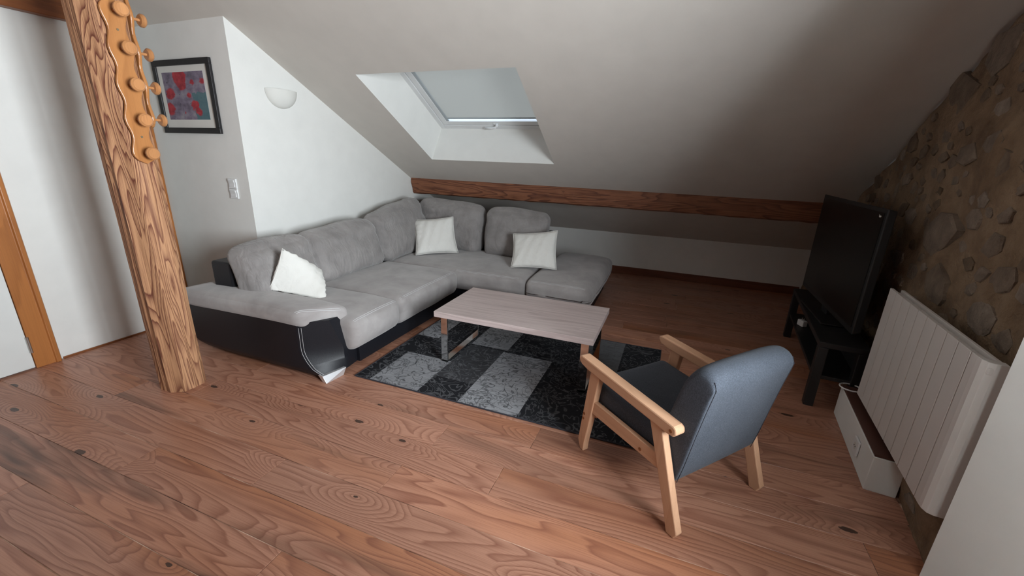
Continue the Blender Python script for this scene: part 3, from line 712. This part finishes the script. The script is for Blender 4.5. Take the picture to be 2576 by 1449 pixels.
seat_left(2.578, 3.52, 'seat_cushion', 2)
def seat_right(x0, x1, y0, y1, seed, roundr):
    L = x1-x0
    def d(q, p):
        x, y, z = q
        f = max(0, (-y-0.1)/0.5)
        if p[2] > 0: z -= 0.02*f*f
        if roundr and p[0] > 0:
            z -= 0.02*max(0, (x-0.1)/0.2)**2 if p[2] > 0 else 0
        if z < 0 and y < -0.2: y += 0.16*(z/0.135)**2
        if z < 0 and roundr and x > 0: x -= 0.05*(z/0.135)**2
        return x, y, z
    vf = at(soft((L-0.004, y1-y0, 0.27), 0.06, 20, (0.012 if roundr else 0, 0.02, 0.010), d, 0.0015, seed), ((x0+x1)/2, (y0+y1)/2, 0.275))
    o = obj('seat_cushion', vf, 'suede_seat', sofa, smooth=True)
    xa = x0+(0.82 if not roundr else 0.03)
    for k_ in (0, 0.014):
        obj('stitching', tube(stick(vf, [(xa+(x1-0.06-xa)*i/16, y0+0.03+k_, 0.37) for i in range(17)], (0, 0.6, -0.8)), 0.0013, 5), 'thread', o)
    return o
seat_right(-2.78, -1.235, 3.53, 4.45, 3, False)
seat_right(-1.23, -0.60, 3.53, 4.86, 4, True)
# back frame in leather
obj('back_frame', join(box((-3.235, 2.03, 0.30), (-3.02, 3.6, 0.672), 0.02, 3)), 'leather', sofa, label='black leather back behind the cushions')
obj('back_frame', box((-3.12, 3.6, 0.24), (-1.30, 4.86, 0.62), 0.02, 3), 'leather', sofa) if False else None
obj('back_frame', box((-3.10, 4.52, 0.24), (-1.32, 4.80, 0.66), 0.02, 3), 'leather', sofa)
# back cushions
def back_cushion(size, loc, lean, rz, seed, top_slope=0.0, name='back_cushion', sag=0.0):
    """size: thickness(x), length(y), height(z); leans back about its bottom edge, front faces +x before rz"""
    th, L, H_ = size
    def d(q, p):
        x, y, z = q
        k_ = (z+H_/2)/H_
        z += top_slope*(y/L)*k_
        z -= sag*k_*(1-abs(p[1]))*0
        x += -lean*k_*H_
        # soft pillow break below the top roll
        if p[0] > 0: x -= 0.018*math.exp(-((k_-0.72)/0.07)**2)
        x += (0.006*math.sin(z*24+y*6+seed)*(0.4+0.6*abs(p[1]))+0.007*math.exp(-((k_-0.8)/0.12)**2)*math.sin(y*38+seed)) if p[0] > 0 else 0
        return x, y, z
    vf = soft((th, L, H_), min(0.095, th*0.46), 26, (0.05, 0.0, 0.02), d, 0.004, seed)
    vf = ([Vector((v.x, v.y, v.z+H_/2)) for v in vf[0]], vf[1])
    return obj(name, at(vf, loc, rz), 'suede', sofa, smooth=True)
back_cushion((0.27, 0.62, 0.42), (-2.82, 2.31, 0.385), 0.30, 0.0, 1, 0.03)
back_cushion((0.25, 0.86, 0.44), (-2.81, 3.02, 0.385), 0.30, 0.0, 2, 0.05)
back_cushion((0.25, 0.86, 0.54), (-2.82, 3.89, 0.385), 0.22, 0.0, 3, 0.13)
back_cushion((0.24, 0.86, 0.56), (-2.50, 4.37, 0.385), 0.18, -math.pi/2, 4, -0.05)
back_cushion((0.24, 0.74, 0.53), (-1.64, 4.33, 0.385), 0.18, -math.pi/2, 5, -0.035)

# ================================================================== white pillows
def pillow(label, corners, th, seed, nrm):
    """corners: 4 world points (top-left, top-right, bottom-right, bottom-left), soft square pillow"""
    P = [Vector(c) for c in corners]; c0 = sum(P, Vector())/4; nrm = Vector(nrm).normalized(); n = 22
    t = thing('pillow', label, 'pillow', (c0.x, c0.y, min(p.z for p in P)), 0, 'white pillows on the corner sofa')
    V, F = [], []; r = random.Random(seed)
    for side in (1, -1):
        for i in range(n+1):
            for j in range(n+1):
                u, v = i/n, j/n
                a, b = 2*u-1, 2*v-1
                # pinch the sides in between the corners
                uu = 0.5+0.5*a*(1-0.07*(1-b*b)); vv = 0.5+0.5*b*(1-0.07*(1-a*a))
                q = (P[0]*(1-uu)+P[1]*uu)*(1-vv)+(P[3]*(1-uu)+P[2]*uu)*vv
                f = max(0.0, (1-a*a)*(1-b*b))**0.42
                wr = 0.006*math.sin(9*a*b*3+seed)*(1-f)+0.004*math.sin(14*a+5*b+seed)
                V.append(q+nrm*side*(th/2*f+(wr if 0 < i < n and 0 < j < n else 0)*1.0))
    N_ = (n+1)**2
    for s in (0, 1):
        for i in range(n):
            for j in range(n):
                k_ = s*N_+i*(n+1)+j; f = (k_, k_+1, k_+n+2, k_+n+1); F.append(f if s else f[::-1])
    bm = bmesh.new(); vs = [bm.verts.new(v) for v in V]
    for f in F: bm.faces.new([vs[i] for i in f])
    bmesh.ops.remove_doubles(bm, verts=bm.verts, dist=0.0006); bm.verts.index_update()
    vf = ([v.co.copy() for v in bm.verts], [tuple(v.index for v in f.verts) for f in bm.faces]); bm.free()
    obj('cover', vf, 'pillow', t, smooth=True)
    edge = [V[i] for i in ([i*(n+1) for i in range(n+1)]+[n*(n+1)+j for j in range(1, n+1)]+[i*(n+1)+n for i in range(n-1, -1, -1)]+[j for j in range(n-1, 0, -1)])]
    obj('seam', tube(edge, 0.003, 5, True), 'pillow', t)
pillow('white square pillow leaning at an angle against the sofa arm', (pl((710, 625), 0, -2.62), pl((806, 682), 1, 2.50), fl((823, 754), 0.415), pl((676, 728), 0, -2.72)), 0.16, 1, (0.66, 0.62, 0.42))
pillow('white square pillow in the inner corner of the sofa', (pl((1039, 553), 1, 4.05), pl((1140, 545), 1, 4.19), fl((1153, 636), 0.425), fl((1046, 642), 0.425)), 0.15, 2, (0.35, -0.85, 0.3))
pillow('white square pillow propped on the sofa seat beside the chaise', (pl((1291, 588), 1, 4.06), pl((1403, 580), 1, 4.10), fl((1400, 679), 0.425), fl((1285, 672), 0.425)), 0.14, 3, (0.12, -0.9, 0.35))

# ================================================================== rug
RU, RV = (-1.92, 2.018), (1.965, 1.345)
def rug():
    t = thing('patchwork_rug', 'black and grey patchwork rug with faded floral squares under the coffee table', 'rug', (RU[0]+1.0, RU[1]+0.67, 0))
    pat = [(.80, 1.2, 0, .77, .92), (.12, .5, 0, .46, .74), (0, .2, .77, 1.2, .85), (.5, .82, .8, 1.2, .72), (.5, .8, .23, .78, .46), (.5, .8, 0, .22, .30), (0, .12, 0, .46, .38), (0, .5, .46, .77, .30),
           (.82, 1.4, .8, 1.2, .32), (1.2, 1.6, 0, .77, .22), (1.4, 1.68, .8, 1.345, .55), (1.68, 2.0, .8, 1.345, .16), (1.6, 2.0, 0, .45, .25), (1.6, 2.0, .45, .8, .5), (.2, .5, .8, 1.345, .28)]
    us = sorted({min(RV[0], a) for p in pat for a in p[:2]}|{0, RV[0]}); vs_ = sorted({0, 1.345}|{a for p in pat for a in p[2:4]})
    V = [Vector((RU[0]+u, RU[1]+v, 0.0075)) for v in vs_ for u in us]; F, T = [], []; nu = len(us)
    for j in range(len(vs_)-1):
        for i in range(nu-1):
            F.append((j*nu+i, j*nu+i+1, (j+1)*nu+i+1, (j+1)*nu+i)); cu, cv = (us[i]+us[i+1])/2, (vs_[j]+vs_[j+1])/2; tone = 0.3
            for a, b, c, d, w in pat:
                if a <= cu <= b and c <= cv <= d: tone = w; break
            T.append(tone)
    m, nt, b = newmat('rug_pattern'); g = G(nt)
    tc = g.n('ShaderNodeTexCoord').outputs['Object']
    tone = g.n('ShaderNodeAttribute', attribute_name='tone').outputs['Fac']
    off = g.n('ShaderNodeCombineXYZ', ins={0: g.math('MULTIPLY', tone, 13.0), 1: g.math('MULTIPLY', tone, 7.0), 2: 0.0}).outputs[0]
    v = g.n('ShaderNodeVectorMath', operation='ADD', ins={0: tc, 1: off}).outputs[0]
    n1 = g.noise(v, 4.6, 2, 0.45, 1.6)
    curl = g.math('ABSOLUTE', g.math('SINE', g.math('MULTIPLY', n1, 26.0)))
    n2 = g.noise(v, 16, 3, 0.6, 0.6)
    line = g.math('SUBTRACT', 1.0, g.math('MULTIPLY', curl, 2.4), clamp=True)
    n3 = g.noise(v, 6.5, 2, 0.5, 2.2)
    leaf = g.math('MULTIPLY', g.math('SUBTRACT', g.math('SINE', g.math('MULTIPLY', n3, 34.0)), 0.35, clamp=True), g.math('GREATER_THAN', g.noise(v, 5.5, 1), 0.5))
    lightp = g.math('SUBTRACT', 0.95, g.math('MULTIPLY', g.math('MAXIMUM', line, leaf), 0.8))
    darkp = g.math('MULTIPLY', g.math('MAXIMUM', g.math('MULTIPLY', line, 0.8), leaf), 0.75)
    tt = g.math('MULTIPLY', g.math('SUBTRACT', tone, 0.42, clamp=True), 4.0, clamp=True)
    fac = g.math('ADD', g.math('MULTIPLY', lightp, tt), g.math('MULTIPLY', darkp, g.math('SUBTRACT', 1.0, tt)), clamp=True)
    fac = g.math('MULTIPLY', fac, g.math('ADD', g.math('MULTIPLY', tone, 0.8), 0.25), clamp=True)
    worn = g.noise(g.scale(v, (8, 60, 1)), 1.0, 3, 0.6)
    fac = g.math('MULTIPLY', fac, g.math('ADD', worn, 0.42), clamp=True)
    c = g.mix(fac, (0.016, 0.017, 0.020), (0.42, 0.435, 0.46))
    c = g.mix(g.math('MULTIPLY', g.noise(v, 240, 2), 0.35), c, (0.03, 0.03, 0.035))
    g.l(c, b.inputs['Base Color']); b.inputs['Roughness'].default_value = 0.95; b.inputs['Specular IOR Level'].default_value = 0.1
    g.bump(g.noise(v, 500, 2), 0.3, 0.002, b)
    o = obj('pile', (V, F), m, t)
    at_ = o.data.attributes.new('tone', 'FLOAT', 'FACE')
    for i, w in enumerate(T): at_.data[i].value = w
    obj('backing', box((RU[0], RU[1], 0.001), (RU[0]+RV[0], RU[1]+1.345, 0.007)), 'black_plastic', t)
    e = 0.006
    obj('edging', tube([(RU[0], RU[1], .006), (RU[0]+RV[0], RU[1], .006), (RU[0]+RV[0], RU[1]+1.345, .006), (RU[0], RU[1]+1.345, .006)], 0.005, 6, True), 'dark_thread', t)
rug()

# ================================================================== coffee table
TZ = 0.42; TB = TZ-0.042
tx0, tx1, ty0, ty1 = -1.515, -0.365, 2.405, 3.036
ct = thing('coffee_table', 'pale oak coffee table on chrome frame legs standing on the rug', 'coffee table', ((tx0+tx1)/2, (ty0+ty1)/2, 0.008))
obj('table_top', box((tx0, ty0, TB), (tx1, ty1, TZ), 0.0015, 1), 'tabletop', ct)
def uframe(x0, x1):
    y0, y1, t_ = ty0+0.045, ty1-0.06, 0.012; zb = 0.012
    return join(box((x0, y0, zb), (x1, y0+t_, TB), 0.001, 1), box((x0, y1-t_, zb), (x1, y1, TB), 0.001, 1), box((x0, y0, zb), (x1, y1, zb+t_), 0.001, 1), box((x0, y0, TB-t_), (x1, y1, TB), 0.001, 1))
obj('leg_frame', uframe(tx0+0.03, tx0+0.082), 'chrome', ct, label='polished chrome leg frame')
obj('leg_frame', uframe(tx1-0.085, tx1-0.033), 'chrome', ct)

# ================================================================== armchair
CRZ = math.atan2(0.766, 0.643); CW, CD = 0.3035, 0.31
CO = Vector((0.165, 1.51, 0))+Vector((.643, .766, 0))*CW+Vector((-.766, .643, 0))*CD
ch = thing('armchair', 'blue-grey fabric armchair with a light beech frame seen from behind', 'armchair', CO, CRZ)
def cl(vf): return ([Vector((v[0]-CW, v[1]-CD, v[2])) for v in vf[0]], vf[1])
def side_poly(pts, w0, w1, bev=0.004): return cl(prism([(w0, d, z) for d, z in pts], (w1-w0, 0, 0), bev))
for s in (0, 1):
    f = (lambda w: w) if s == 0 else (lambda w: 0.607-w)
    def sp(pts, a, b, bev=0.005): return side_poly(pts, min(f(a), f(b)), max(f(a), f(b)), bev)
    fl_ = obj('leg', sp([(.592, 0.0), (.618, 0.0), (.640, .05), (.628, .16), (.587, .505), (.520, .495), (.570, .16), (.588, .06)], 0.0, 0.036), 'beech_leg', ch, local=True)
    rl_ = obj('leg', sp([(-.012, 0.0), (.026, 0.0), (.062, .11), (.198, .468), (.130, .465), (.012, .13), (-.026, .03)], 0.0, 0.036), 'beech_leg', ch, local=True)
    rail = obj('side_rail', sp([(.562, .255), (.550, .325), (.135, .318), (.110, .252)], 0.006, 0.030, 0.003), 'beech', ch, local=True)
    arm = obj('armrest', sp([(.672, .515), (.655, .494), (.60, .482), (.10, .450), (.062, .452), (.048, .47), (.052, .492), (.066, .500), (.655, .541), (.675, .533)], -0.010, 0.046, 0.007), 'beech', ch, local=True)
    wo = f(-0.001)
    def dow(par, d, z, w=0.0005):
        w = f(w); obj('dowel', cl(cyl((w, d, z), (w+(-0.002 if s == 0 else 0.002), d, z), 0.008, 12)), 'dark_frame', par, local=True)
    dow(fl_, .608, .225); dow(fl_, .612, .195); dow(rail, .225, .275, 0.006); dow(arm, .075, .474, -0.010)
obj('front_rail', cl(box((0.036, .555, .215), (0.571, .580, .262), 0.003)), 'beech', ch, local=True)
obj('rear_rail', cl(box((0.036, .105, .225), (0.571, .130, .265), 0.003)), 'beech', ch, local=True)
def seat_d(q, p):
    x, y, z = q
    z += 0.055*(y/0.5) ; return x, y, z
obj('seat', cl(at(soft((0.522, 0.54, 0.125), 0.045, 18, (0.0, 0.01, 0.014), seat_d, 0.002, 2), (0.3035, 0.355, 0.335))), 'chair_fab', ch, local=True, smooth=True)
def back_mesh():
    # side outline (d, z): rear bottom point, rear face, rounded top, front face
    rear = [(.055, .205), (.035, .30), (.010, .45), (-.018, .60), (-.037, .69), (-.040, .725), (-.030, .752), (-.006, .768), (.025, .772), (.052, .762), (.075, .735), (.088, .69), (.125, .55), (.155, .42), (.172, .33), (.165, .27), (.13, .235), (.09, .212)]
    cx_ = sum(d for d, z in rear)/len(rear); V, F = [], []; ws = [0, .006, .018, .04, .12, .22, .3035, .385, .485, .567, .589, .601, .607]
    for w in ws:
        wn = (w-.3035)/.3035; k_ = 1.0
        e = min(w, .607-w)
        sh = 0.016*max(0, 1-e/0.03)**2
        for d, z in rear:
            zc = .48; dc = .06
            zz = z-(sh*1.6 if z > .70 else 0)-0.02*(abs(wn)**6 if z > .7 else 0)
            V.append(Vector((.040+w*(.527/.607), d+(dc-d)*sh*6*0.5+(-0.012*(1-wn*wn) if d < .05 and .25 < z < .72 else 0), zz)))
    m_ = len(rear)
    for i in range(len(ws)-1):
        for j in range(m_): F.append((i*m_+j, i*m_+(j+1) % m_, (i+1)*m_+(j+1) % m_, (i+1)*m_+j))
    F.append(tuple(range(m_))); F.append(tuple((len(ws)-1)*m_+j for j in range(m_)))
    return V, F
bk = obj('backrest', cl(back_mesh()), 'chair_fab', ch, local=True, smooth=True)
sm = bk.modifiers.new('soft', 'SUBSURF'); sm.levels = 1; sm.render_levels = 2
bkvf = cl(back_mesh())
for w in (.052, .555):
    pts_ = cl(([(w, d, z) for d, z in ((.06, .215), (.045, .26), (.030, .32), (.015, .39), (.0, .46), (-.010, .53), (-.020, .60), (-.028, .66), (-.03, .70), (-.028, .73))], []))[0]
    obj('seam', tube(stick(bkvf, pts_, (0, 1, -0.15), 0.0008), 0.0016, 5), 'dark_thread', bk, local=True)

# ================================================================== radiator, ledge box, socket
RA = math.atan(0.0865/0.975)
rd = thing('radiator', 'cream white panel radiator with vertical ribs on the stone wall', 'radiator', (1.045, 1.77, 0.235), -RA)
RL, RH, RD = 0.98, 0.645, 0.062      # local y along the wall, x into the wall
def rloc(vf): return vf
np_ = 10; pw = RL/np_
for i in range(np_):
    a, b = i*pw+0.0030, (i+1)*pw-0.0030
    if i == 0:
        poly = [(RD, a), (0.03, a), (0.012, a+0.008), (0.002, a+0.028), (0, a+0.05), (0, b), (0.012, b), (0.014, a+0.05), (RD, a+0.03)]
    else: poly = [(0, a), (0, b), (0.014, b), (0.014, a)]
    obj('panel', prism([(x, y, 0) for x, y in poly], (0, 0, RH), 0.0012, 1), 'radiator', rd, local=True)
obj('core', box((0.014, 0.04, 0.02), (RD-0.004, RL-0.004, RH-0.05)), 'dark_gap', rd, local=True)
obj('top_bar', box((RD-0.014, 0.02, RH-0.03), (RD, RL, RH-0.004), 0.002), 'radiator', rd, local=True)
for i in range(np_):
    y = i*pw+pw/2
    obj('top_fin', box((0.013, y-pw/2+0.004, RH-0.045), (RD-0.014, y+pw/2-0.004, RH-0.018), 0.005), 'radiator', rd, local=True)
for y in (0.2, RL-0.2): obj('bracket', box((RD, y-0.02, 0.15), (RD+0.045, y+0.02, RH-0.1), 0.003), 'radiator', rd, local=True)
BA = math.atan(0.106)
lb = thing('ledge_box', 'low white boxed-in ledge with a dark brown top below the radiator', 'boxing', (1.034, 2.17, 0), -BA)
obj('casing', box((0, 0, 0), (0.125, 0.735, 0.188), 0.003), 'wall', lb, local=True)
obj('top_board', box((0.004, 0.004, 0.189), (0.14, 0.731, 0.201), 0.002), 'brown_board', lb, local=True, label='dark brown top board')
so = thing('wall_socket', 'white power socket on the front of the low ledge box', 'socket', Vector((1.034, 2.17, 0.10))+Matrix.Rotation(-BA, 3, 'Z') @ Vector((-0.001, 0.215, 0)), -BA)
fp = obj('face_plate', box((-0.011, -0.04, -0.04), (-0.0005, 0.04, 0.04), 0.003), 'white_gloss', so, local=True)
obj('outlet', cyl((-0.0115, 0, 0), (-0.0105, 0, 0), 0.02, 20), 'mat_board', fp, local=True)
for y in (-0.009, 0.009): obj('pin_hole', cyl((-0.0128, y, 0), (-0.0114, y, 0), 0.003, 10), 'dark_gap', fp, local=True)
c_ = fl((2140, 975), 0.206)
lp = thing('cable_loop', 'loose white cable loop lying on the end of the ledge box', 'cable', (c_.x, c_.y, 0.201))
obj('cable', tube([(c_.x+0.055*math.cos(a), c_.y+0.05*math.sin(a), 0.206) for a in [2*math.pi*i/28 for i in range(28)]], 0.0045, 8, True), 'white_gloss', lp, smooth=True)

# ================================================================== television and its black stand
stA = math.atan2(0.125, 1.30)
st = thing('tv_stand', 'black open low stand under the television by the stone wall', 'tv stand', (0.948, 2.925, 0), -stA)
SL, SD, SH = 1.30, 0.26, 0.45
obj('top', box((0, 0, SH-0.035), (SD, SL, SH), 0.003), 'black_wood', st, local=True)
obj('shelf', box((0.01, 0.01, 0.20), (SD-0.01, SL-0.01, 0.225), 0.003), 'black_wood', st, local=True)
for x in (0, SD-0.055):
    for y in (0, SL-0.055): obj('leg', box((x, y, 0), (x+0.055, y+0.055, SH-0.036), 0.003), 'black_wood', st, local=True)
obj('back_panel', box((SD-0.012, 0.056, 0.226), (SD-0.004, SL-0.056, SH-0.036)), 'black_wood', st, local=True)
ad = thing('power_adapter', 'small white power adapter on the shelf of the black stand', 'adapter', Vector((0.948, 2.925, 0.226))+Matrix.Rotation(-stA, 3, 'Z') @ Vector((0.06, 0.95, 0)), 0.4)
obj('body', box((-0.02, -0.035, 0), (0.02, 0.035, 0.05), 0.006), 'white_gloss', ad, local=True)
obj('prong', join(*[cyl((0, y, 0.05), (0, y, 0.068), 0.0025, 8) for y in (-0.01, 0.01)]), 'steel', ad, local=True)
T0, T1 = Vector((1.100, 4.12, 0)), Vector((1.105, 2.96, 0))
tvA = math.atan2((T0-T1).y, (T0-T1).x)-math.pi/2; TWd = (T0-T1).length
tv = thing('television', 'large black flat television on the black stand', 'television', (T1.x, T1.y, SH+0.001), tvA)
obj('housing', hexa([(0, 0, 0.06), (0, TWd, 0.06), (0.045, TWd, 0.08), (0.045, 0, 0.08)], [(0, 0, 0.825), (0, TWd, 0.825), (0.045, TWd, 0.815), (0.045, 0, 0.815)], 0.006), 'black_plastic', tv, local=True)
scr = obj('screen', box((-0.003, 0.03, 0.10), (0.001, TWd-0.03, 0.80)), 'screen', tv, local=True)
obj('white_mark', prism([(-0.0035, 0.055, 0.775), (-0.0035, 0.063, 0.782), (-0.0035, 0.075, 0.779), (-0.0035, 0.087, 0.786), (-0.0035, 0.083, 0.772), (-0.0035, 0.070, 0.770)], (-0.0008, 0, 0)), 'mat_board', scr, local=True)  # small white mark in the upper corner of the screen
obj('neck', box((0.012, TWd/2-0.06, 0.012), (0.036, TWd/2+0.06, 0.10), 0.004), 'black_plastic', tv, local=True)
obj('foot', box((-0.07, TWd/2-0.28, 0.0), (0.11, TWd/2+0.28, 0.014), 0.006), 'black_plastic', tv, local=True)
